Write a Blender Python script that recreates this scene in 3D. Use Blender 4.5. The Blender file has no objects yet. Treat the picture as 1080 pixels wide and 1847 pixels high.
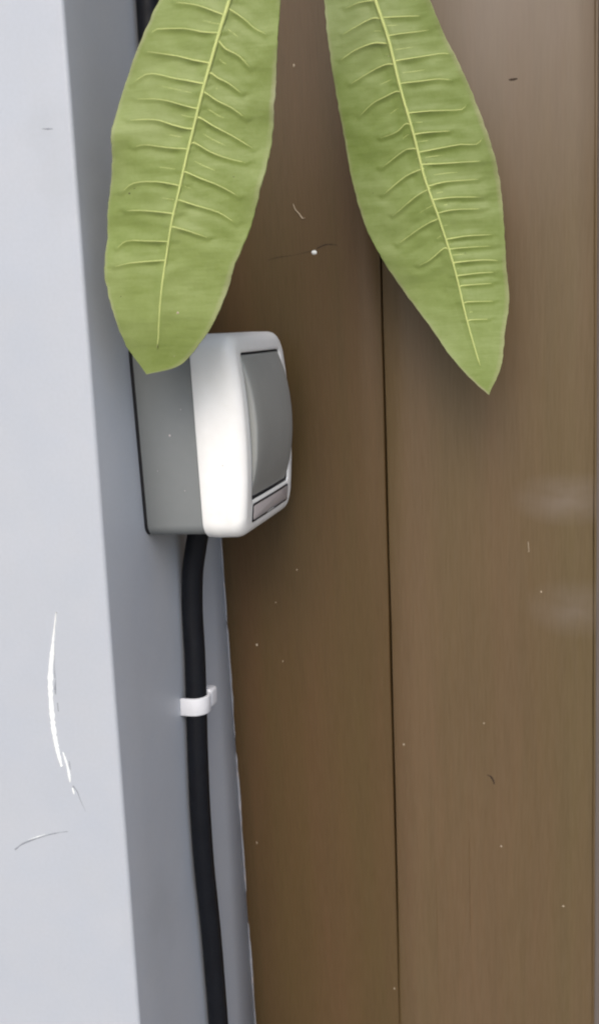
import bpy, bmesh, math, random
import numpy as np
from mathutils import Vector, Matrix, noise

sc = bpy.context.scene
COL = sc.collection
random.seed(7)
H0 = 1.4                       # height of the switch above the ground, metres
MM = 0.001

# ------------------------------------------------------------------ camera
cam = bpy.data.cameras.new('camera'); cam_o = bpy.data.objects.new('camera', cam); COL.objects.link(cam_o)
RW = [(0.9585511791795901, 0.006675922315818386, -0.28484218254087734),
      (0.28227902529211246, -0.1580641651260972, 0.9462210479497509),
      (-0.038706443566314364, -0.987406274926498, -0.15339706471189302)]
M = Matrix([[r[0], -r[1], -r[2]] for r in RW]).to_4x4()
M.translation = Vector((0.160, -0.400, H0))
cam_o.matrix_world = M
cam.sensor_fit = 'VERTICAL'; cam.sensor_height = 36.0
cam.lens = 1565.42 / 1847 * 36.0
cam.clip_start = 0.01; cam.clip_end = 500
cam.dof.use_dof = True; cam.dof.focus_distance = 0.335; cam.dof.aperture_fstop = 16
sc.camera = cam_o

# ------------------------------------------------------------------ light
SUN_EL, SUN_AZ = 44.0, 174.0      # azimuth: compass degrees of where the sun stands (0 = +Y, 90 = +X)
w = bpy.data.worlds.new('World'); sc.world = w; w.use_nodes = True
nt = w.node_tree; nt.nodes.clear()
sky = nt.nodes.new('ShaderNodeTexSky'); sky.sky_type = 'NISHITA'; sky.sun_disc = False
sky.sun_elevation = math.radians(SUN_EL); sky.sun_rotation = math.radians(SUN_AZ)
sky.dust_density = 3.0; sky.air_density = 1.0; sky.ozone_density = 1.0
bg = nt.nodes.new('ShaderNodeBackground'); bg.inputs[1].default_value = 0.15
wo = nt.nodes.new('ShaderNodeOutputWorld')
nt.links.new(sky.outputs[0], bg.inputs[0]); nt.links.new(bg.outputs[0], wo.inputs[0])
sun = bpy.data.lights.new('sun', 'SUN'); sun.energy = 1.15; sun.angle = math.radians(44); sun.color = (1, .97, .93)
sun_o = bpy.data.objects.new('sun', sun); COL.objects.link(sun_o)
e, a = math.radians(SUN_EL), math.radians(SUN_AZ)
sun_o.rotation_euler = Vector((math.cos(e)*math.sin(a), math.cos(e)*math.cos(a), math.sin(e))).to_track_quat('Z', 'Y').to_euler()
vs = sc.view_settings
sc.display_settings.display_device = 'sRGB'
vs.view_transform = 'Standard'; vs.look = 'None'; vs.exposure = 0.40; vs.gamma = 1.0; vs.use_curve_mapping = False
sc.cycles.filter_width = 2.2

# ------------------------------------------------------------------ helpers
def tag(o, label=None, cat=None, group=None, kind=None):
    for k, v in (('label', label), ('category', cat), ('group', group), ('kind', kind)):
        if v: o[k] = v
    return o

def empty(name, loc_mm=(0, 0, 0), rot=(0, 0, 0)):
    o = bpy.data.objects.new(name, None); COL.objects.link(o)
    o.location = (loc_mm[0]*MM, loc_mm[1]*MM, loc_mm[2]*MM + H0); o.rotation_euler = rot
    o.empty_display_size = .02
    return o

def build(name, verts, faces, mat, parent=None, smooth=True, loc_mm=None, uvw=None, attr=None):
    """verts in millimetres; world millimetres are measured from the switch height when there is no parent"""
    me = bpy.data.meshes.new(name)
    me.from_pydata([(v[0]*MM, v[1]*MM, v[2]*MM) for v in verts], [], faces)
    if smooth: me.polygons.foreach_set('use_smooth', [True]*len(me.polygons))
    if attr:
        for an, vals in attr.items():
            at = me.attributes.new(an, 'FLOAT', 'POINT'); at.data.foreach_set('value', vals)
    me.validate(); me.update()
    o = bpy.data.objects.new(name, me); COL.objects.link(o)
    if mat: me.materials.append(mat)
    if parent: o.parent = parent
    else:
        l = loc_mm or (0, 0, 0); o.location = (l[0]*MM, l[1]*MM, l[2]*MM + H0)
    return o

def box_vf(x0, x1, y0, y1, z0, z1):
    v = [(x, y, z) for x in (x0, x1) for y in (y0, y1) for z in (z0, z1)]
    f = [(0,1,3,2),(4,6,7,5),(0,4,5,1),(2,3,7,6),(0,2,6,4),(1,5,7,3)]
    return v, f

def bevel(o, wmm, seg=2, angle=40):
    b = o.modifiers.new('bevel', 'BEVEL'); b.width = wmm*MM; b.segments = seg; b.limit_method = 'ANGLE'; b.angle_limit = math.radians(angle)
    return o

def catmull(pts, n):
    P = np.array(pts, float); out = []
    Q = np.vstack([2*P[0]-P[1], P, 2*P[-1]-P[-2]])
    per = max(2, int(math.ceil(n/(len(P)-1))))
    for i in range(len(P)-1):
        a_, b_, c_, d_ = Q[i], Q[i+1], Q[i+2], Q[i+3]
        for k in range(per):
            t = k/per
            out.append(.5*((2*b_)+(-a_+c_)*t+(2*a_-5*b_+4*c_-d_)*t*t+(-a_+3*b_-3*c_+d_)*t**3))
    out.append(P[-1]); return np.array(out)

def tube_vf(pts, rad, seg=12, flat=None):
    """pts (n,3), rad scalar or list"""
    P = [Vector(p) for p in pts]; n = len(P)
    if not hasattr(rad, '__len__'): rad = [rad]*n
    V, F = [], []
    up = Vector((0, -1, 0))
    for i, p in enumerate(P):
        t = (P[min(i+1, n-1)] - P[max(i-1, 0)]).normalized()
        s = t.cross(up)
        if s.length < 1e-4: s = t.cross(Vector((1, 0, 0)))
        s.normalize(); u = s.cross(t).normalized()
        for k in range(seg):
            an = 2*math.pi*k/seg
            V.append(tuple(p + s*math.cos(an)*rad[i] + u*math.sin(an)*rad[i]*(flat or 1)))
    for i in range(n-1):
        for k in range(seg):
            a_ = i*seg+k; b_ = i*seg+(k+1) % seg
            F.append((a_, b_, b_+seg, a_+seg))
    F.append(tuple(range(seg))[::-1]); F.append(tuple(range((n-1)*seg, n*seg)))
    return V, F

def rrect(hy, hz, r, nc=8, ns=8, cy=0, cz=0):
    """closed loop of (y, z); same count whatever the size"""
    pts = []
    cs = [(hy-r, hz-r, 0), (-hy+r, hz-r, 90), (-hy+r, -hz+r, 180), (hy-r, -hz+r, 270)]
    for i, (a_, b_, s) in enumerate(cs):
        for k in range(nc+1):
            an = math.radians(s + 90*k/nc); pts.append((cy+a_+r*math.cos(an), cz+b_+r*math.sin(an)))
        na, nb, s2 = cs[(i+1) % 4]; an = math.radians(s+90)
        p0 = pts[-1]; p1 = (cy+na+r*math.cos(an), cz+nb+r*math.sin(an))
        for k in range(1, ns):
            t = k/ns; pts.append((p0[0]+(p1[0]-p0[0])*t, p0[1]+(p1[1]-p0[1])*t))
    return pts

def loft(loops, cap0=True, cap1=True):
    V = [p for L in loops for p in L]; n = len(loops[0]); F = []
    for i in range(len(loops)-1):
        for k in range(n):
            a_ = i*n+k; b_ = i*n+(k+1) % n; F.append((a_, b_, b_+n, a_+n))
    if cap0: F.append(tuple(range(n))[::-1])
    if cap1: F.append(tuple(range((len(loops)-1)*n, len(loops)*n)))
    return V, F

# ------------------------------------------------------------------ materials
def mat(name, base, rough=.5, spec=.5, bump=None, var=None, coat=0, metallic=0, scale=(1,1,1), rvar=None):
    """base linear rgb; var = list of (noise scale per metre, amount, rgb to mix to); bump = list of (scale, strength)"""
    m = bpy.data.materials.new(name); m.use_nodes = True; nt = m.node_tree; N = nt.nodes; L = nt.links
    p = N['Principled BSDF']; p.inputs['Roughness'].default_value = rough; p.inputs['Specular IOR Level'].default_value = spec
    p.inputs['Coat Weight'].default_value = coat; p.inputs['Metallic'].default_value = metallic
    tc = N.new('ShaderNodeTexCoord'); mp = N.new('ShaderNodeMapping'); mp.inputs['Scale'].default_value = scale
    L.new(tc.outputs['Object'], mp.inputs[0])
    col = N.new('ShaderNodeRGB'); col.outputs[0].default_value = (*base, 1); cur = col.outputs[0]
    for i, (s, amt, rgb, *rest) in enumerate(var or []):
        no = N.new('ShaderNodeTexNoise'); no.inputs['Scale'].default_value = s; no.inputs['Detail'].default_value = 5; no.inputs['Roughness'].default_value = .55
        m2 = N.new('ShaderNodeMapping'); m2.inputs['Location'].default_value = (3.1*i+.3, 1.7*i, 5.3*i); L.new(mp.outputs[0], m2.inputs[0]); L.new(m2.outputs[0], no.inputs[0])
        lo, hi = rest[0] if rest else (.35, .65)
        mr = N.new('ShaderNodeMapRange'); mr.inputs[1].default_value = lo; mr.inputs[2].default_value = hi; mr.inputs[4].default_value = amt
        L.new(no.outputs[0], mr.inputs[0])
        mx = N.new('ShaderNodeMix'); mx.data_type = 'RGBA'; L.new(mr.outputs[0], mx.inputs[0]); L.new(cur, mx.inputs[6]); mx.inputs[7].default_value = (*rgb, 1)
        cur = mx.outputs[2]
    L.new(cur, p.inputs['Base Color'])
    nrm = None
    for s, st in bump or []:
        no = N.new('ShaderNodeTexNoise'); no.inputs['Scale'].default_value = s; no.inputs['Detail'].default_value = 4; L.new(mp.outputs[0], no.inputs[0])
        b = N.new('ShaderNodeBump'); b.inputs['Strength'].default_value = st; b.inputs['Distance'].default_value = 1.0/s*.25; L.new(no.outputs[0], b.inputs['Height'])
        if nrm: L.new(nrm, b.inputs['Normal'])
        nrm = b.outputs[0]
    if nrm: L.new(nrm, p.inputs['Normal'])
    if rvar:
        no = N.new('ShaderNodeTexNoise'); no.inputs['Scale'].default_value = rvar[0]; no.inputs['Detail'].default_value = 4; L.new(mp.outputs[0], no.inputs[0])
        mr = N.new('ShaderNodeMapRange'); mr.inputs[1].default_value = .3; mr.inputs[2].default_value = .7; mr.inputs[3].default_value = rough-rvar[1]; mr.inputs[4].default_value = rough+rvar[1]
        L.new(no.outputs[0], mr.inputs[0]); L.new(mr.outputs[0], p.inputs['Roughness'])
    return m

M_column = mat('column_paint', (.455,.485,.53), .48, .4, bump=[(900, .07), (35, .04)], rvar=(25, .07), var=[(9, .45, (.40,.435,.49)), (30, .25, (.46,.475,.49)), (60, .15, (.53,.53,.54)), (700, .12, (.36,.37,.38)), (14, .35, (.36,.38,.40), (.6,.75))])
M_brown = mat('brown_paint', (.092,.055,.018), .44, .42, scale=(1, 1, .06), rvar=(30, .05),
              var=[(18, .55, (.068,.046,.014), (.3,.7)), (40, .55, (.115,.056,.026), (.4,.7)), (26, .5, (.080,.062,.020), (.5,.7)), (150, .35, (.064,.040,.013), (.45,.7)), (420, .25, (.07,.042,.016)), (1400, .22, (.14,.09,.045))], bump=[(300, .08), (1200, .07)])
M_brown2 = mat('brown_paint_lit', (.120,.079,.034), .40, .47, scale=(1, 1, .06), rvar=(30, .05),
              var=[(16, .55, (.095,.066,.026), (.3,.7)), (36, .55, (.145,.082,.046), (.4,.7)), (26, .5, (.112,.090,.036), (.5,.7)), (150, .35, (.086,.058,.024), (.45,.7)), (420, .25, (.088,.06,.028)), (1400, .22, (.165,.118,.068))], bump=[(300, .08), (1200, .07)])  # same brown made lighter: brighter light away from the column painted in
M_brown3 = mat('brown_grey_reflection', (.16,.135,.115), .45, .5, scale=(1, 1, .06), var=[(40, .5, (.11,.09,.085)), (420, .4, (.1,.08,.07))], bump=[(500, .2)])  # greyer copy of the brown; a bluish grey reflection put into its colour
M_dark = mat('shadow_gap_timber', (.02,.014,.009), .8, .2, var=[(300, .5, (.035,.024,.014))])
M_grey = mat('grey_plastic', (.185,.20,.203), .5, .45, bump=[(1800, .06)], var=[(30, .3, (.17,.18,.172)), (250, .15, (.225,.235,.235))])
M_rock = mat('rocker_plastic', (.30,.31,.295), .42, .5, bump=[(2200, .05)], var=[(60, .35, (.25,.26,.25)), (300, .15, (.35,.35,.34))])
M_white = mat('white_plastic', (.90,.90,.88), .38, .5, bump=[(1500, .03)], var=[(40, .25, (.80,.82,.79)), (200, .15, (.74,.73,.68)), (70, .5, (.70,.69,.64), (.62,.75))])
M_black = mat('black_rubber', (.008,.008,.010), .7, .3, var=[(300, .4, (.02,.02,.022))])
M_cable = mat('cable_sheath', (.004,.0045,.007), .55, .2, bump=[(400, .1), (1800, .06)], var=[(90, .5, (.006,.008,.012)), (700, .2, (.014,.016,.02))], rvar=(150, .1))
M_clip = mat('white_clip_plastic', (.72,.73,.76), .45, .45, var=[(300, .25, (.62,.63,.66))])
M_steel = mat('nail_steel', (.12,.12,.13), .45, .5, metallic=.8, var=[(500, .4, (.2,.2,.2))])
M_label = mat('label_window', (.50,.45,.45), .3, .5, var=[(120, .5, (.40,.41,.40)), (600, .2, (.56,.50,.50))])
M_bead = mat('sealant', (.36,.36,.38), .6, .3, bump=[(500, .3)], var=[(100, .6, (.30,.31,.33), (.4,.6)), (160, .7, (.58,.48,.43), (.55,.7))])
M_chip = mat('bare_white_chip', (.86,.88,.86), .6, .3, var=[(400, .3, (.75,.77,.75))])
M_fleck = mat('pale_fleck', (.44,.37,.27), .7, .3, var=[(900, .4, (.32,.26,.18))])
M_mark = mat('dark_mark', (.045,.03,.02), .8, .2)
M_scr = mat('grey_mark', (.22,.235,.26), .8, .2, var=[(500, .5, (.36,.38,.41))])
M_smudge = mat('grey_brown_smudge', (.20,.165,.14), .5, .4)
M_ground = mat('paving', (.30,.29,.27), .8, .3, var=[(3, .5, (.24,.23,.21)), (60, .3, (.36,.34,.32))], bump=[(80, .3)])
M_stem = mat('stem_bark', (.16,.17,.10), .7, .3, bump=[(300, .4)], var=[(80, .5, (.22,.2,.15))])

def leaf_mat(name, base, dark, light, edge):
    m = mat(name, base, .48, .4, bump=[(500, .12), (1600, .08)],
            var=[(22, .75, dark, (.42, .7)), (34, .65, light, (.48, .72)), (90, .25, dark, (.5, .7)), (260, .2, dark), (900, .15, light)])
    nt = m.node_tree; N = nt.nodes; L = nt.links; p = N['Principled BSDF']
    src = p.inputs['Base Color'].links[0].from_socket
    at = N.new('ShaderNodeAttribute'); at.attribute_name = 'margin'
    mx = N.new('ShaderNodeMix'); mx.data_type = 'RGBA'; L.new(at.outputs['Fac'], mx.inputs[0]); L.new(src, mx.inputs[6]); mx.inputs[7].default_value = (*edge, 1)
    L.new(mx.outputs[2], p.inputs['Base Color'])
    tr = N.new('ShaderNodeBsdfTranslucent'); L.new(mx.outputs[2], tr.inputs[0])
    ms = N.new('ShaderNodeMixShader'); ms.inputs[0].default_value = .22
    out = N['Material Output']; L.new(p.outputs[0], ms.inputs[1]); L.new(tr.outputs[0], ms.inputs[2]); L.new(ms.outputs[0], out.inputs[0])
    # fine cross veinlets: noise drawn out across the blade
    tc = N.new('ShaderNodeTexCoord'); mp = N.new('ShaderNodeMapping'); mp.inputs['Scale'].default_value = (.22, 1, 1.6); L.new(tc.outputs['Object'], mp.inputs[0])
    no = N.new('ShaderNodeTexNoise'); no.inputs['Scale'].default_value = 420; no.inputs['Detail'].default_value = 3; L.new(mp.outputs[0], no.inputs[0])
    bm = N.new('ShaderNodeBump'); bm.inputs['Strength'].default_value = .22; bm.inputs['Distance'].default_value = .0006; L.new(no.outputs[0], bm.inputs['Height'])
    L.new(p.inputs['Normal'].links[0].from_socket, bm.inputs['Normal']); L.new(bm.outputs[0], p.inputs['Normal']); L.new(bm.outputs[0], tr.inputs['Normal'])
    return m
M_leafL = leaf_mat('leaf_underside', (.262,.33,.088), (.195,.26,.048), (.34,.395,.155), (.48,.45,.30))
M_leafR = leaf_mat('leaf_underside_deep', (.245,.315,.085), (.18,.25,.045), (.315,.375,.145), (.46,.39,.27))
M_vein = mat('leaf_vein', (.52,.57,.20), .5, .4, var=[(300, .4, (.38,.46,.14))])

# soft pale reflections painted into the lighter board's colour, right edge and top
def pale_reflections(m, spots):
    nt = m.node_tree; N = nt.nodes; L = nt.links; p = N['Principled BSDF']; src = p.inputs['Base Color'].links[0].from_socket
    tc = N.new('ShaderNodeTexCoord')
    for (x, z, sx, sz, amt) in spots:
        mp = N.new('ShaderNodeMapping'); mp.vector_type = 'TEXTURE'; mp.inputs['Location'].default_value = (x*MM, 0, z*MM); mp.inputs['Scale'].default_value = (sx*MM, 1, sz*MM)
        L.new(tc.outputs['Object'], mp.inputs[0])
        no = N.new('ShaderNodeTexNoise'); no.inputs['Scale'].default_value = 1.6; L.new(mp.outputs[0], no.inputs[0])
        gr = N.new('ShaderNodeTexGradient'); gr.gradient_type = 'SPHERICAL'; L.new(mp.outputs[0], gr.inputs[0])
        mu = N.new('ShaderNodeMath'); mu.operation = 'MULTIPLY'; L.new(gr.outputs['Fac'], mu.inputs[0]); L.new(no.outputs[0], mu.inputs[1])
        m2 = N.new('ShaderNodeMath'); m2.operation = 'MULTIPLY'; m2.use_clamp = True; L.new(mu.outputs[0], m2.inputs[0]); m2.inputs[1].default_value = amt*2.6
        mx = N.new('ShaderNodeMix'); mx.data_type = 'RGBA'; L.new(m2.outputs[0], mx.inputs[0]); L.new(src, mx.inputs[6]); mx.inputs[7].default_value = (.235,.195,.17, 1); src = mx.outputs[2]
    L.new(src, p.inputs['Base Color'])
pale_reflections(M_brown2, [(164, 143, 26, 13, .27), (168, 93, 24, 15, .2), (140, 365, 70, 110, .26)])

# leaf outlines (x, z) in mm: left margin, midrib, right margin, lateral veins
LL = [(77.9, 166.5), (59.5, 149.6), (45.8, 134.3), (36.0, 121.0), (31.4, 113.4), (26.5, 105.6), (19.8, 92.8), (17.4, 84.4), (15.6, 74.1), (11.8, 60.3), (10.3, 49.5), (9.4, 36.7), (11.2, 25.4), (14.1, 13.0), (19.8, 3.1)]
LM = [(79.6, 166.3), (71.6, 148.0), (65.3, 131.9), (59.9, 118.4), (53.3, 102.9), (47.6, 88.6), (42.8, 75.4), (38.9, 63.6), (34.3, 49.7), (30.7, 35.5), (27.7, 20.9), (25.3, 11.6), (19.8, 3.1)]
LR = [(80.9, 166.1), (80.2, 146.9), (77.9, 130.5), (75.5, 116.7), (73.5, 100.9), (70.9, 84.8), (68.2, 69.9), (64.5, 58.2), (59.6, 46.3), (54.7, 36.8), (50.6, 27.0), (45.6, 18.1), (37.1, 9.2), (31.0, 5.2), (19.8, 3.1)]
RL = [(78.3, 199.2), (74.4, 176.9), (73.8, 156.9), (74.1, 140.1), (75.2, 124.7), (76.8, 108.9), (79.1, 92.8), (81.2, 78.4), (85.9, 59.5), (93.0, 44.3), (101.4, 31.0), (111.1, 17.6), (118.7, 6.4), (127.2, -3.6), (133.8, -9.7)]
RM = [(79.9, 198.9), (85.3, 175.2), (90.0, 154.6), (93.8, 137.5), (98.1, 123.8), (102.1, 106.1), (106.4, 90.0), (110.2, 73.8), (115.1, 59.2), (120.1, 42.5), (122.7, 31.8), (126.2, 16.8), (133.8, -9.7)]
RR = [(81.8, 198.6), (95.9, 173.5), (106.3, 152.3), (113.8, 134.8), (118.6, 123.1), (124.5, 111.2), (130.3, 97.3), (135.2, 83.3), (138.1, 71.3), (139.6, 55.3), (140.4, 39.0), (141.4, 26.5), (139.9, 14.0), (138.5, 1.3), (133.8, -9.7)]
LV= [[(57.0, 114.5), (49.0, 118.1), (41.5, 120.1)], [(55.2, 109.2), (49.7, 110.2), (44.3, 111.8), (35.2, 112.8), (32.9, 111.5)], [(51.8, 100.8), (46.3, 102.3), (41.5, 104.0), (35.3, 105.6), (30.4, 106.7)], [(48.9, 94.9), (44.4, 96.2), (38.8, 97.7), (34.0, 99.4), (29.7, 99.9), (24.4, 97.5)], [(45.5, 87.9), (41.0, 89.4), (36.8, 90.9), (31.9, 92.1), (25.4, 92.9)], [(42.5, 82.0), (37.6, 83.6), (32.0, 85.6), (22.6, 86.4)], [(42.4, 75.6), (35.6, 76.6), (28.4, 78.1), (24.0, 77.8)], [(38.9, 64.4), (31.0, 66.3), (22.6, 66.6), (17.8, 64.0)], [(36.0, 55.7), (26.5, 57.4), (18.4, 58.2)], [(33.0, 47.0), (25.6, 47.7), (18.1, 48.3), (14.1, 46.1)], [(30.6, 41.0), (19.7, 40.9), (12.8, 40.0)], [(59.1, 116.1), (63.7, 112.8), (66.9, 109.8), (70.8, 107.5)], [(55.7, 106.6), (57.6, 104.3), (61.6, 102.0), (64.8, 98.3)], [(52.3, 97.7), (54.2, 96.2), (57.6, 94.3), (61.5, 91.1)], [(49.7, 92.2), (53.7, 89.3), (57.8, 87.1), (62.4, 83.5)], [(47.4, 84.8), (51.8, 81.9), (57.2, 78.8), (63.9, 74.4)], [(45.0, 77.3), (49.8, 74.3), (55.3, 71.9), (61.5, 70.1)], [(41.4, 68.5), (46.3, 66.1), (51.8, 63.7), (58.7, 59.6)], [(37.8, 60.1), (44.2, 57.7), (51.2, 55.2), (56.7, 51.4)], [(35.6, 51.5), (40.6, 49.9), (47.0, 47.4)]]
RV= [[(92.2, 131.3), (86.2, 129.4), (80.6, 127.4)], [(92.3, 122.9), (85.0, 121.5), (79.3, 118.7)], [(97.0, 115.1), (91.5, 113.8), (82.7, 110.1)], [(100.0, 105.1), (96.2, 104.0), (91.0, 102.2), (85.7, 98.4)], [(103.4, 93.4), (100.0, 91.0), (93.9, 89.6)], [(105.7, 84.5), (102.3, 84.0), (93.5, 78.8)], [(109.7, 76.9), (102.9, 74.8), (93.6, 68.7)], [(112.1, 69.5), (106.9, 67.1), (97.6, 60.9)], [(114.3, 58.0), (108.3, 55.6), (98.6, 50.1)], [(116.7, 47.1), (111.4, 43.3), (107.0, 41.5)], [(94.1, 137.1), (88.2, 137.3), (82.3, 136.3)], [(96.4, 131.1), (103.0, 130.7), (110.4, 130.1)], [(98.6, 124.8), (104.4, 124.9), (114.7, 125.1)], [(100.8, 115.8), (108.3, 116.1), (116.5, 116.6), (120.6, 116.1)], [(101.8, 107.6), (109.7, 107.7), (116.3, 107.9), (121.6, 106.9)], [(105.3, 97.1), (112.8, 97.1), (119.4, 96.8), (124.7, 96.6), (126.4, 98.4)], [(107.5, 89.5), (112.6, 89.7), (120.1, 89.5)], [(108.6, 83.0), (117.5, 83.8), (124.1, 84.3), (129.8, 83.7), (132.3, 85.8)], [(110.6, 78.5), (117.3, 78.2), (124.0, 78.0), (132.2, 77.6)], [(113.0, 70.6), (118.9, 71.5), (130.5, 71.5)], [(114.5, 65.3), (120.4, 65.6), (132.1, 65.0)], [(115.2, 60.3), (121.2, 61.1), (132.4, 60.7)], [(119.3, 50.6), (126.0, 51.2), (135.2, 51.1)], [(120.1, 46.8), (126.8, 47.0), (136.0, 46.9)], [(122.5, 41.7), (131.8, 41.9), (137.6, 41.3)], [(123.3, 36.7), (130.1, 37.1), (135.9, 37.1)], [(124.9, 32.8), (135.1, 33.0)], [(126.6, 26.4), (135.9, 26.2)], [(127.8, 19.5), (134.2, 19.4)]]

# ------------------------------------------------------------------ ground
g = build('ground', *box_vf(-30000, 30000, -30000, 30000, -1460, -1400), M_ground, smooth=False)
tag(g, kind='structure')

# ------------------------------------------------------------------ brown board wall (leans very slightly forward)
wall = empty('board_wall', (0, 0, -200), (math.radians(2.6), 0, 0))
tag(wall, 'brown painted wall of tall upright boards filling the right of the photo', 'wall')
def board(x0b, x1b, x0t, x1t, m, label=None, ybias=0):
    """one upright board with its own slightly wandering edges; local z in mm from the wall's pivot"""
    zs = list(np.linspace(-1195, -160, 6)) + list(np.linspace(-140, 400, 70)) + list(np.linspace(420, 1400, 6))
    V, F = [], []
    for z in zs:
        t = (z+118)/(331+118)
        a0 = x0b+(x0t-x0b)*t; a1 = x1b+(x1t-x1b)*t
        if not (-400 < z < 700): 
            t = min(max(t, -.5), 1.5); a0 = x0b+(x0t-x0b)*t; a1 = x1b+(x1t-x1b)*t
        j0 = .22*noise.noise((x0b, 0, z*.02)); j1 = .22*noise.noise((x1b+9, 3, z*.02))
        a0 += j0; a1 += j1; c = .45+.12*noise.noise((z*.05, x0b, 2))
        prof = [(a0, 14), (a0, c+ybias), (a0+c, ybias)] + [(a0+(a1-a0)*k/8, ybias+.10*math.sin(math.pi*k/8)) for k in range(1, 8)] + [(a1-c, ybias), (a1, c+ybias), (a1, 14)]
        V += [(x, y, z) for x, y in prof]
    n = len(prof)
    for i in range(len(zs)-1):
        for k in range(n):
            a_ = i*n+k; b_ = i*n+(k+1) % n; F.append((a_, b_, b_+n, a_+n))
    F.append(tuple(range(n))[::-1]); F.append(tuple(range((len(zs)-1)*n, len(zs)*n)))
    o = build('board', V, F, m, wall)
    me = o.data
    if label: tag(o, label)
    return o
b1 = board(-7, 81.6, -7, 84.9, M_brown, 'darker brown board between grey column and long groove')
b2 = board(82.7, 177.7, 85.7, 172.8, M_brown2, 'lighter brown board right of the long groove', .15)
b3 = board(178.9, 262, 173.9, 262, M_brown3, 'greyish brown board at the right edge of the photo')
for k in range(5):
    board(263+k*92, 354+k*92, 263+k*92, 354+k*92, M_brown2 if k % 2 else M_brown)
for k in range(4):
    board(-101-k*92, -8-k*92, -101-k*92, -8-k*92, M_brown)
build('backing_panel', *box_vf(-380, 730, 12, 30, -1195, 1390), M_dark, wall, smooth=False)

def patch(name, pts, widths, m, parent, plane, h=.25, seg=None, lift=0.0):
    """thin irregular raised sliver following a polyline; plane maps (a, b, out) to xyz"""
    P = catmull(pts, 60) if len(pts) > 2 else np.linspace(pts[0], pts[-1], 20)
    n = len(P); W = np.interp(np.linspace(0, 1, n), np.linspace(0, 1, len(widths)), widths)
    V, F = [], []
    for i in range(n):
        t = P[min(i+1, n-1)]-P[max(i-1, 0)]; t = t/(np.linalg.norm(t)+1e-9); s = np.array([-t[1], t[0]])
        ww = max(W[i], .02)*(1+.45*noise.noise((P[i][0]*1.3, P[i][1]*1.3, 5))+.3*noise.noise((P[i][0]*4, P[i][1]*4, 2)))
        for q, o in ((-.5, -.05), (-.3, h+lift), (.3, h), (.5, -.05)):
            c = P[i]+s*ww*q; V.append(plane(c[0], c[1], o))
    for i in range(n-1):
        for k in range(3):
            a_ = i*4+k; F.append((a_, a_+1, a_+5, a_+4))
    F.append((0, 1, 2, 3)); F.append(tuple((n-1)*4+k for k in (3, 2, 1, 0)))
    return build(name, V, F, m, parent)
def on_board(bias): return lambda x, z, o: (x, bias-o, z)
B1, B2 = on_board(.08), on_board(.2)
def blob(pts_center, r, m, parent, plane, name, h=.3, seed=0, el=1.0):
    """small irregular lump"""
    V = [plane(pts_center[0], pts_center[1], h)]; n = 9; F = []
    for ring, (rr, hh) in enumerate(((.55, h*.8), (1.0, -.05))):
        for k in range(n):
            an = 2*math.pi*k/n; q = r*rr*(1+.35*noise.noise((math.cos(an)*2, math.sin(an)*2, seed*3.1)))
            V.append(plane(pts_center[0]+q*math.cos(an), pts_center[1]+q*math.sin(an)*el, hh))
    for k in range(n):
        F.append((0, 1+k, 1+(k+1) % n)); F.append((1+k, 1+n+k, 1+n+(k+1) % n, 1+(k+1) % n))
    return build(name, V, F, m, parent)
# paint bridging the joints between the boards, further down and at the right
def groove_fill(pts, w, m, depth):
    P = catmull(pts, 40); V = []; F = []
    for x, z in P:
        d = depth*(1+.5*noise.noise((x, z*.04, 3)))
        V += [(x-w, .8+d, z), (x-w*.4, d+.15, z), (x+w*.4, d+.1, z), (x+w, .8+d, z)]
    for i in range(len(P)-1):
        for k in range(3):
            a_ = i*4+k; F.append((a_, a_+1, a_+5, a_+4))
    return build('joint_filler', V, F, m, wall)
groove_fill([(85.0, 36), (84.5, 10), (84.3, -20), (83.6, -60), (82.6, -120), (81.9, -160)], .75, M_brown, .22)
groove_fill([(172.9, 400), (173.4, 331), (174.2, 262), (175.6, 150), (176.8, 45), (177.2, 0), (178.5, -130)], .75, M_brown2, .3)
# hairline crack with a white chip at its end
patch('crack', [(55.6, 256.3), (57.0, 257.2), (60.9, 258.2), (65.9, 257.5)], [.2, .8, .8, .4], M_mark, b1, B1, .02)
patch('crack', [(65.9, 257.5), (73.6, 258.8), (80.5, 259.2), (84.5, 259.6)], [.25, .5, .95, 1.0], M_mark, b1, B1, .02)
patch('crack', [(31.9, 253.4), (38, 254.4), (45.2, 254.8), (54, 256)], [.1, .45, .2, .4], M_mark, b1, B1, .02)
tag(blob((54.6, 255.2), 1.35, M_chip, b1, B1, 'paint_chip', .5, 3, .75), 'white chip at the end of the thin crack')
patch('curled_fibre', [(46.1, 276.7), (47.0, 274.2), (48.7, 272.2), (49.9, 270.4), (51.2, 270.3)], [.2, .45, .5, .55, .2], M_fleck, b1, B1, .5)
for i, (x, z, r, el) in enumerate([(49.5, 333.5, .5, 1.6), (15.3, 67.8, .65, 1.2), (8.2, -43.3, .4, 2), (38.5, 107.5, .4, 1), (26.7, 90.4, .25, 2), (28.6, 59.8, .25, 2.4), (79.6, -118.8, .55, 1)]):
    blob((x, z), r, M_fleck, b1, B1, 'paint_fleck', .3, i, el)
for i, (x, z, r, el) in enumerate([(153.0, 100.2, .4, 1.3), (163.8, -57.5, .65, .7), (134.7, -29.3, .45, 1), (88.4, 20.1, .55, 1), (127.1, 34.4, .35, 1), (147.6, 118.9, .3, 1)]):
    blob((x, z), r, M_fleck, b2, B2, 'paint_fleck', .3, i+20, el)
patch('paint_fleck', [(147.4, 123.4), (147.5, 121), (147.7, 119)], [.2, .35, .2], M_fleck, b2, B2, .3)
patch('dark_scratch', [(128.1, 7.9), (130.0, 7.2), (131.2, 5.3), (131.7, 3.3)], [.2, .8, .9, .5], M_mark, b2, B2, .05)
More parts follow.
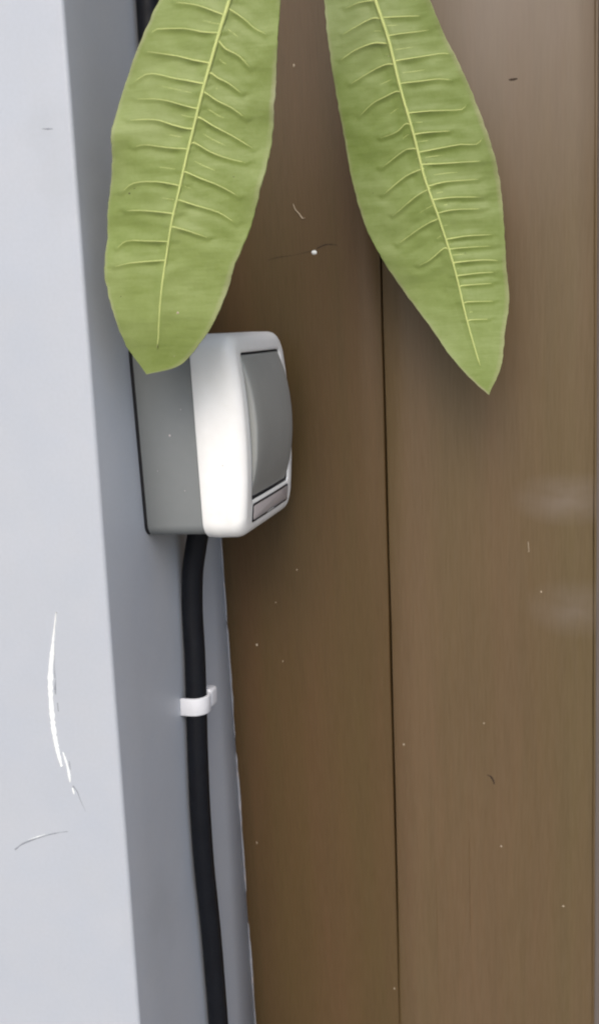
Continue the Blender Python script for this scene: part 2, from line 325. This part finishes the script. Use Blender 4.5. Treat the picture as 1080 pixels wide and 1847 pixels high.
patch('dark_scratch', [(139.7, 316.5), (141.5, 316.4), (143.2, 316.5)], [.4, 1.1, .4], M_mark, b2, B2, .05)
patch('grain_line', [(119.7, -17.1), (119.3, -50), (119.4, -81.6)], [.1, .28, .35, .15], M_brown, b2, B2, .04)
patch('grain_line', [(75.3, -63.1), (75.1, -76), (75.0, -88.9)], [.1, .25, .1], M_dark, b1, B1, .02)
patch('grain_line', [(103, -40), (102.8, -75), (103, -130)], [.05, .25, .05], M_brown, b2, B2, .03)

# ------------------------------------------------------------------ painted column
col = empty('painted_column', (0, -120, -1400))
tag(col, 'pale blue grey painted square column with scratched front, left edge of the photo', 'column')
DZ, DY = 1400, 120
def col_mesh():
    xs = [-260, 0]; r = 1.6
    V, F = [], []
    zs = [0, 600, 1100] + list(np.linspace(1120, 1560, 60)) + [1700, 2100, 2600]
    for z in zs:
        j = .18*noise.noise((z*.012, 0, 0))
        prof = [(-260, 118), (-260, 0)] + [(x, 0) for x in (-200, -120, -60, -30, -12)]
        prof += [(-r+j+r*math.sin(t), r-r*math.cos(t)) for t in [math.radians(q) for q in range(0, 91, 15)]]
        prof += [(j*.5, y) for y in (20, 50, 80, 100)] + [(0, 118+12)]
        V += [(x, y, z) for x, y in prof]
    n = len(prof)
    for i in range(len(zs)-1):
        for k in range(n):
            a_ = i*n+k; b_ = i*n+(k+1) % n; F.append((a_, b_, b_+n, a_+n))
    F.append(tuple(range(n))[::-1]); F.append(tuple(range((len(zs)-1)*n, len(zs)*n)))
    return V, F
body = build('column_body', *col_mesh(), M_column, col)
CF = lambda x, z, o: (x, -o, z+DZ)
# long crescent of lifted white paint, grey slivers to its right, small scuffs
tag(patch('paint_chip', [(-22.0, -84.5), (-25.0, -98.8), (-27.3, -112.3), (-27.8, -128.1), (-26.9, -139.4), (-25.4, -147)], [.3, .9, 2.1, 2.4, 2.2, 2.0, 1.6, .6], M_chip, col, CF, .3, lift=.25), 'long thin crescent of white chipped paint')
patch('paint_chip', [(-24.4, -141), (-22.9, -147), (-22.3, -153.2)], [.4, .9, .7, 1.3, .5], M_chip, col, CF, .3)
patch('paint_chip', [(-21.6, -155.6), (-21.0, -158.2)], [.8, .5], M_chip, col, CF, .2)
patch('dark_mark', [(-24.9, -111.5), (-25.4, -114.5), (-25.5, -117.5)], [.3, .8, .9, .5], M_scr, col, CF, .1)
patch('dark_mark', [(-24.1, -98), (-24.9, -105), (-25.1, -111)], [.1, .35, .5], M_scr, col, CF, .05)
patch('dark_mark', [(-25.0, -121), (-24.9, -124.4)], [.5, .4], M_scr, col, CF, .1)
patch('dark_mark', [(-22.0, -144.5), (-21.7, -148)], [.5, .4], M_scr, col, CF, .1)
patch('dark_mark', [(-21.2, -154.8), (-19.6, -157), (-18.2, -161), (-16.5, -165)], [.8, .5, .35, .1], M_scr, col, CF, .05)
patch('scuff', [(-50.6, -185.5), (-45.9, -182.0), (-35.7, -177.6), (-30.5, -175.8), (-25.4, -174.5)], [.9, .5, .95, .4, .6, .6, .2, .4], M_scr, col, CF, .06)
patch('scuff', [(-43.9, -180.4), (-35.7, -176.9)], [.1, .4, .1], M_chip, col, CF, .08)
patch('scuff', [(-11.6, 88.3), (-9.5, 88.0), (-7.4, 87.8)], [.2, .9, .2], M_scr, col, CF, .05)
# bead of filler where the column meets the boards
zz = np.linspace(-420, 320, 150); V, F = [], []
for z in zz:
    yw = -(z+200)*math.tan(math.radians(2.6))
    r = .45+.5*noise.noise((z*.03, 4, 1))+.35*noise.noise((z*.2, 1, 1))
    for k in range(6):
        an = math.radians(90*k/5)
        V.append((r*1.1*math.cos(an)-.05, yw-r*math.sin(an)*1.3+.3+DY, z+DZ))
for i in range(len(zz)-1):
    for k in range(5):
        a_ = i*6+k; F.append((a_, a_+1, a_+7, a_+6))
build('filler_bead', V, F, M_bead, col)

# ------------------------------------------------------------------ the switch
SW = empty('light_switch', (0, -56, -20.9), (math.radians(3.0), 0, 0))
tag(SW, 'weatherproof surface switch, grey box with white cover and grey rocker, fixed to the column side', 'switch')
def loopx(x, hy, hz, r, xf=None, cy=0, cz=0):
    return [((xf(y, z) if xf else x), y, z) for y, z in rrect(hy, hz, r, cy=cy, cz=cz)]
gk = build('wall_gasket', *loft([loopx(.0, 32.2, 39.0, 4.5), loopx(1.5, 32.0, 38.8, 4.5)]), M_black, SW)
base = build('back_box', *loft([loopx(1.35, 31.4, 38.2, 4.5), loopx(1.35, 32.0, 38.8, 4.5), loopx(1.7, 32.4, 39.1, 4.5), loopx(24.8, 32.0, 38.6, 5), loopx(25.3, 31.6, 38.2, 5), loopx(26, 31.4, 38.0, 5)]), M_grey, SW)
face = lambda y, z: 45.6 - 3.1*(abs(z)/39.3)**2.0 - .5*(y/33)**2
HY, HZ = 33.0, 40.0
L = [loopx(25.6, HY-1.6, HZ-1.6, 6), loopx(25.6, HY-.5, HZ-.5, 7), loopx(26.2, HY, HZ, 7.3), loopx(31, HY+.25, HZ+.15, 7.5)]
L.append(loopx(38.0, HY-.1, HZ-.1, 7.5))
for q in range(1, 9):
    t = math.radians(90*q/8); ins = .2+3.9*(1-math.cos(t))
    L.append([(38.0+(face(y, z)-38.0)*math.sin(t), y, z) for y, z in rrect(HY-ins, HZ-ins, 7.5-ins*.45)])
OC, OY, OZ = 3.3, 24.5, 29.0
for s in (.66, .33):
    a = rrect(HY-4.1, HZ-4.1, 5.65); b = rrect(OY+.6, OZ+.6, 2.2, cz=OC)
    L.append([(face(p[0]*s+q_[0]*(1-s), p[1]*s+q_[1]*(1-s)), p[0]*s+q_[0]*(1-s), p[1]*s+q_[1]*(1-s)) for p, q_ in zip(a, b)])
L.append(loopx(0, OY+.4, OZ+.4, 2.0, face, cz=OC))
L.append([(x-.35, y, z) for x, y, z in loopx(0, OY, OZ, 1.8, face, cz=OC)])
L.append([(x-5, y, z) for x, y, z in loopx(0, OY, OZ, 1.8, face, cz=OC)])
cover = build('cover', *loft(L), M_white, SW)
# black lining of the slot round the rocker
build('rocker_seal', *loft([loopx(38.5, OY-.05, OZ-.05, 1.7, cz=OC), [(x-.9, y, z) for x, y, z in loopx(0, OY-.05, OZ-.05, 1.7, face, cz=OC)]]), M_black, SW)
# rocker: convex key, proud in the middle
V, F = [], []
rz = np.linspace(-1, 1, 33); ry, rh = 24.15, 28.2
def sect(t):
    z = OC+rh*t; front = 42.9+(4.7*(1-abs(t)**2.4)) + .6*(1-abs(t))
    endr = min(1, (1-abs(t))/.035); front -= .9*(1-math.sqrt(max(0, 1-(1-endr)**2)))
    pr = [(39, -ry)]
    rr = 1.3
    for k in range(6):
        an = math.radians(90*k/5); pr.append((front-rr+rr*math.sin(an)-.25, -ry+rr-rr*math.cos(an)))
    pr += [(front+.12*math.cos(y/ry*1.5), y) for y in np.linspace(-ry+rr+1.5, ry-rr-1.5, 9)]
    for k in range(6):
        an = math.radians(90*k/5); pr.append((front-rr+rr*math.cos(an)-.25, ry-rr+rr*math.sin(an)))
    pr += [(39, ry)]
    return [(x, y, z) for x, y in pr]
ts = sorted(set([round(float(t), 4) for t in rz] + [-.99, -.98, .98, .99, -.975, .975]))
build('rocker', *loft([sect(t) for t in ts]), M_rock, SW)
# label window under the rocker
def plate(hy, z0, z1, lift, thick, r):
    hz = (z1-z0)/2; cz = (z0+z1)/2
    o = rrect(hy, hz, r, 4, 3, cz=cz); i = rrect(hy-.25, hz-.25, max(r-.25, .1), 4, 3, cz=cz)
    return loft([[(face(y, z)+lift-thick, y, z) for y, z in o], [(face(y, z)+lift-.12, y, z) for y, z in o], [(face(y, z)+lift, y, z) for y, z in i]])
lf = build('label_frame', *plate(23.6, -34.7, -27.0, .22, 1.2, 1.0), M_black, SW)
build('label_plate', *plate(22.5, -33.8, -28.0, .42, 1.2, .7), M_label, lf)
# cable gland under the box
def gland(x, y, z0, z1, nm):
    L = []
    for z, r in ((z0, 5.0), (z0+(z1-z0)*.15, 5.6), (z0+(z1-z0)*.6, 5.5), (z1, 5.0)):
        L.append([(x+r*math.cos(k*math.pi/10), y+r*math.sin(k*math.pi/10), z) for k in range(20)])
    return build(nm, *loft(L), M_black, SW)
gland(10.2, 3.2, -38.3, -40.4, 'cable_gland')
gland(6.6, -5.5, 38.3, 40.2, 'cable_gland')
for i, (y, z, r) in enumerate([(-33, 0, 0)]): pass
for i, (x, z, r) in enumerate([(14.5, 2.0, .45), (8, -12, .22), (19, -20, .2), (20, 12, .2), (36, -10, .25)]):
    yb = -32.35 if x < 25 else -33.2
    blob((x, z), r, M_label, SW, lambda a_, b_, o, yb=yb: (a_, yb-o+.1, b_), 'dust_fleck', .15, i+50)

# ------------------------------------------------------------------ cables and clip
cp = [(10.2, -55.2, -57), (10.0, -55.0, -64), (8.0, -54.6, -72), (5.6, -54.4, -84), (4.5, -54.6, -101), (5.0, -55.8, -120), (5.0, -57.1, -140), (5.0, -58.9, -165), (5.0, -60.0, -190), (5.0, -59.5, -218), (5.0, -57.6, -240), (5.0, -55.8, -262), (5.0, -53.8, -307), (5.0, -53, -360), (5.0, -54, -600), (5.0, -56, -900), (5.0, -56, -1398)]
cc = catmull(cp, 150)
cl = build('power_cable', *tube_vf(cc, 4.7, 20), M_cable)
tag(cl, 'black cable running down the column from the bottom of the switch', 'cable', 'black cables of the switch')
cp = [(6.6, -63.6, 17), (6.4, -63.8, 26), (4.8, -63.6, 45), (5.0, -63.4, 80), (5.0, -63.3, 120), (5.0, -63.3, 150), (5.0, -63.5, 300), (5.0, -63.5, 700), (5.0, -63.5, 1150)]
ct = build('power_cable', *tube_vf(catmull(cp, 80), 4.7, 20), M_cable)
tag(ct, 'black cable coming down behind the left leaf to the top of the switch', 'cable', 'black cables of the switch')

clip = empty('cable_clip', (0, -57.3, -143.2), (math.radians(-4), 0, 0))
tag(clip, 'small white plastic clip holding the lower black cable to the column', 'clip')
ri, ro, hw = 5.05, 6.5, 3.9
prof_o, prof_i = [(0, -ro), (3.4, -ro)], [(0, -ri), (3.4, -ri)]
prof_o = [(0, -ro)]; prof_i = [(0, -ri)]
for k in range(13):
    an = math.radians(-90+180*k/12)
    prof_o.append((5.0+ro*math.cos(an), ro*math.sin(an))); prof_i.append((5.0+ri*math.cos(an), ri*math.sin(an)))
prof_o.append((4.5, ro)); prof_i.append((4.5, ri))
V, F = [], []
n = len(prof_o)
for z_, in ((-1,), (1,)):
    for i, (x, y) in enumerate(prof_o): V.append((x, y, z_*hw*(1-.04*i/n)+ (i/n)**2*2.2))
    for i, (x, y) in enumerate(prof_i): V.append((x, y, z_*hw*(1-.10*i/n)+ (i/n)**1.5*2.2))
for i in range(n-1):
    F += [(i, i+1, 2*n+i+1, 2*n+i), (n+i, 3*n+i, 3*n+i+1, n+i+1), (i, n+i, n+i+1, i+1), (2*n+i, 2*n+i+1, 3*n+i+1, 3*n+i)]
F += [(0, 2*n, 3*n, n), (n-1, 2*n-1, 4*n-1, 3*n-1)]
sp = bevel(build('saddle', V, F, M_clip, clip, smooth=False), .3, 2)
sp.data.polygons.foreach_set('use_smooth', [True]*len(sp.data.polygons))
nb = bevel(build('nail_block', *box_vf(0, 10.9, 3.2, 11.4, -2.9, 5.9), M_clip, clip, smooth=False), 1.7, 5)
nb.data.polygons.foreach_set('use_smooth', [True]*6)

# ------------------------------------------------------------------ the plant: two long leaves from one shoot above the frame
def sm(t):
    t = np.clip(t, 0, 1); return t*t*(3-2*t)
def y_left(x, z): return -123+.10*x+7*sm((30-z)/38)-.05*(z-30)*(z > 30)
def y_right(x, z): return -50-.07*(np.maximum(z, 35)-50)+.04*(x-100)-2*sm((25-z)/30)
plant = empty('frangipani_plant', (81.6, -100, 199.9))
tag(plant, 'long leaved green plant hanging down from above in front of switch and wall', 'plant')
PO = np.array((81.6, -100, 199.9))

def make_leaf(Lb, Mb, Rb, veins, yf, ymat, label, seed, flare, spots):
    Lb, Mb, Rb = [catmull(q, 200) for q in (Lb, Mb, Rb)]
    def at(C, z):
        o = np.argsort(C[:, 1]); return np.interp(z, C[o, 1], C[o, 0])
    zt = Mb[-1, 1]; ztop = Mb[0, 1]
    segs = []; full = []
    for v in veins:
        v = [tuple(q) for q in v]; x0, z0 = v[0]; xm0 = float(at(Mb, z0)); 
        if abs(xm0-x0) < 7: v = [(x0+(xm0-x0)*.85, z0-abs(xm0-x0)*.12)] + v
        full.append(v)
    veins = full
    minor = []
    for a_, b_ in zip(veins[:-1], veins[1:]):
        if abs(a_[0][1]-b_[0][1]) > 12 or (a_[-1][0]-a_[0][0])*(b_[-1][0]-b_[0][0]) < 0: continue
        pa, pb = catmull(a_, 10), catmull(b_, 10); k = min(len(pa), len(pb)); f = random.uniform(.42, .58)
        mid = pa[:k]*(1-f)+pb[:k]*f; lo = random.randint(0, k//3); hi = min(k, lo+random.randint(k//3, k//2+1))
        if hi-lo >= 3: minor.append(mid[lo:hi])
    for v in veins:
        p = catmull(v, 10) if len(v) > 2 else np.linspace(v[0], v[1], 8)
        segs.append(p)
    A = np.vstack([s[:-1] for s in segs]); Bq = np.vstack([s[1:] for s in segs])
    def dist(x, z):
        P = np.stack([x, z], -1)[:, None, :]; D = Bq-A; t = np.clip(((P-A)*D).sum(-1)/((D*D).sum(-1)+1e-9), 0, 1)
        E = P-(A+t[..., None]*D); q = np.sqrt((E**2).sum(-1)); k = q.argmin(1); i = np.arange(len(k))
        return q[i, k], E[i, k, 1]
    def surf(x, z):
        x = np.atleast_1d(np.asarray(x, float)); z = np.atleast_1d(np.asarray(z, float))
        xm, xl, xr = at(Mb, z), at(Lb, z), at(Rb, z)
        u = np.where(x < xm, (x-xm)/np.maximum(xm-xl, .5), (x-xm)/np.maximum(xr-xm, .5)); u = np.clip(u, -1.05, 1.05)
        y = yf(x, z)
        W = np.clip((xr-xl-2)/48, 0, 1)
        y = y + 2.0*W*np.abs(u)**1.4*sm((z-zt)/28)                           # blade folds back from the midrib
        d, sd = dist(x, z)
        env = W*np.clip(1.15-np.abs(u), 0, 1)*np.clip(np.abs(u)/.16, 0, 1)*sm((z-zt-6)/30)
        y = y + 0.85*env*(1-np.exp(-(d/np.where(sd > 0, 2.3, .75))**2)) * (1-.35*np.exp(-((d-4)/2)**2))
        nz = np.array([noise.noise((a_*.05, seed, b_*.07)) + .5*noise.noise((a_*.14, seed+4, b_*.2)) for a_, b_ in zip(x, z)])
        y = y + nz*.8*W
        wv = np.array([noise.noise((seed*2.3+np.sign(q), b_*.055, 1.7)) for q, b_ in zip(u, z)])
        y = y + wv*3.0*np.abs(u)**3*W                          # wavy margins
        y = y + flare(u, z)
        return y, u
    rows = list(zt+(ztop-zt)*(np.linspace(0, 1, 330)**1.25)); nu = 56
    us = np.linspace(-1, 1, 2*nu+1); us = np.sign(us)*np.abs(us)**.85
    X, Zv, U = [], [], []
    for i, z in enumerate(rows):
        xm, xl, xr = at(Mb, z), at(Lb, z), at(Rb, z)
        jl = .28*noise.noise((seed, z*.35, 0))+.12*noise.noise((seed, z*1.4, 0)); jr = .28*noise.noise((seed+7, z*.35, 0))+.12*noise.noise((seed+7, z*1.4, 0))
        if i == 0: xl = xr = xm; jl = jr = 0
        for u in us:
            x = xm+(xm-xl)*u if u < 0 else xm+(xr-xm)*u
            x += (jl if u < 0 else jr)*abs(u)**6
            X.append(x); Zv.append(z); U.append(u)
    X, Zv, U = map(np.array, (X, Zv, U))
    Y, _ = surf(X, Zv)
    V = np.stack([X, Y, Zv], -1)-PO; m = 2*nu+1; F = []
    for i in range(len(rows)-1):
        for k in range(m-1):
            a_ = i*m+k; F.append((a_, a_+1, a_+m+1, a_+m))
    mw = np.array([(at(Rb, z)-at(Lb, z)) for z in rows]).repeat(m)
    emm = (1-np.abs(U))*mw*.5
    mwid = np.where(U > 0, 2.0, 1.2); mar = np.clip(1-emm/mwid, 0, 1)**.8*(.30+.6*np.array([noise.noise((seed, b_*.05, q)) for b_, q in zip(Zv, np.sign(U))]))
    lf = build('leaf', V, F, ymat, plant, attr={'margin': np.clip(mar, 0, 1).tolist()})
    so = lf.modifiers.new('thickness', 'SOLIDIFY'); so.thickness = .45*MM; so.offset = 0
    tag(lf, label)
    # midrib
    zs = np.linspace(zt+ (ztop-zt)*.055, ztop, 90); xs = at(Mb, zs); ys, _ = surf(xs, zs)
    ys = np.convolve(np.pad(ys, 3, 'edge'), np.ones(7)/7, 'valid')
    t = (zs-zt)/(ztop-zt); rad = .10+.62*np.clip(t, 0, 1)**.6 + .5*np.clip(t-.6, 0, 1)
    pts = np.stack([xs, ys-.12-rad*.45, zs], -1)-PO
    build('midrib', *tube_vf(pts, list(rad), 10, .9), M_vein, lf)
    for v, s in zip(veins, segs):
        x = s[:, 0]; z = s[:, 1]; y, _ = surf(x, z); n = len(x); t = np.linspace(0, 1, n)
        rad = .38*(1-t*.65)*(.75+.35*random.random())
        rad[-1] = .05; rad[0] *= .7
        pts = np.stack([x, y-.16, z], -1)-PO
        build('vein', *tube_vf(pts, list(rad), 5, .8), M_vein, lf)
    for s in minor:
        x = s[:, 0]; z = s[:, 1]; y, _ = surf(x, z); rad = .13*np.sin(np.linspace(.35, 3.0, len(x)))
        build('vein', *tube_vf(np.stack([x, y-.17, z], -1)-PO, list(rad), 5, .8), M_vein, lf)
    for (x, z, r_, mm_) in spots:
        y, _ = surf(x, z); blob((x-PO[0], z-PO[2]), r_, mm_, lf, lambda a2, b2, o, yy=float(y[0])-PO[1]: (a2, yy-.2-o, b2), 'spot', .08, x, .7)
    # leaf stalk up to the shoot
    top = np.array([at(Mb, ztop), yf(at(Mb, ztop), ztop)-0.5, ztop]); hub = PO
    pts = catmull([top-PO-(0, 0, 6), top-PO, (top-PO)*.45+(0, -3, 4), (0, 0, 6)], 20)
    build('leaf_stalk', *tube_vf(pts, list(np.linspace(1.5, 3.2, len(pts))), 10), M_vein, lf)
    return lf

# left leaf: its left margin is lifted towards the viewer high up, then turns back
fl_left = lambda u, z: np.where(u < 0, -1.6*np.abs(u)**3*sm((z-74)/9)*sm((125-z)/20), 0)
fl_right = lambda u, z: np.where(u > 0, -1.5*np.abs(u)**3*sm((z-20)/30), 0)
make_leaf(LL, LM, LR, LV, y_left, M_leafL, 'left leaf, pale green, its tip over the switch', 3.0, fl_left, [(20.6, 63.6, .5, M_mark), (22.6, 65.0, .35, M_mark), (34.5, 23.5, .6, M_fleck), (14.6, 30, .25, M_mark), (57, 66, .3, M_mark), (31, 9, .25, M_fleck)])
make_leaf(RL, RM, RR, RV, y_right, M_leafR, 'right leaf, hanging in front of the brown boards', 8.0, fl_right, [(111, 79, .3, M_mark), (125, 45, .25, M_mark), (98, 118, .3, M_fleck), (90, 70, .25, M_mark)])
build('shoot', *tube_vf(catmull([(0, 0, 0), (1, 2, 30), (6, 0, 120), (-10, -20, 420), (-60, -60, 900)], 30), list(np.linspace(7, 14, 33))[:len(catmull([(0, 0, 0), (1, 2, 30), (6, 0, 120), (-10, -20, 420), (-60, -60, 900)], 30))], 14), M_stem, plant)
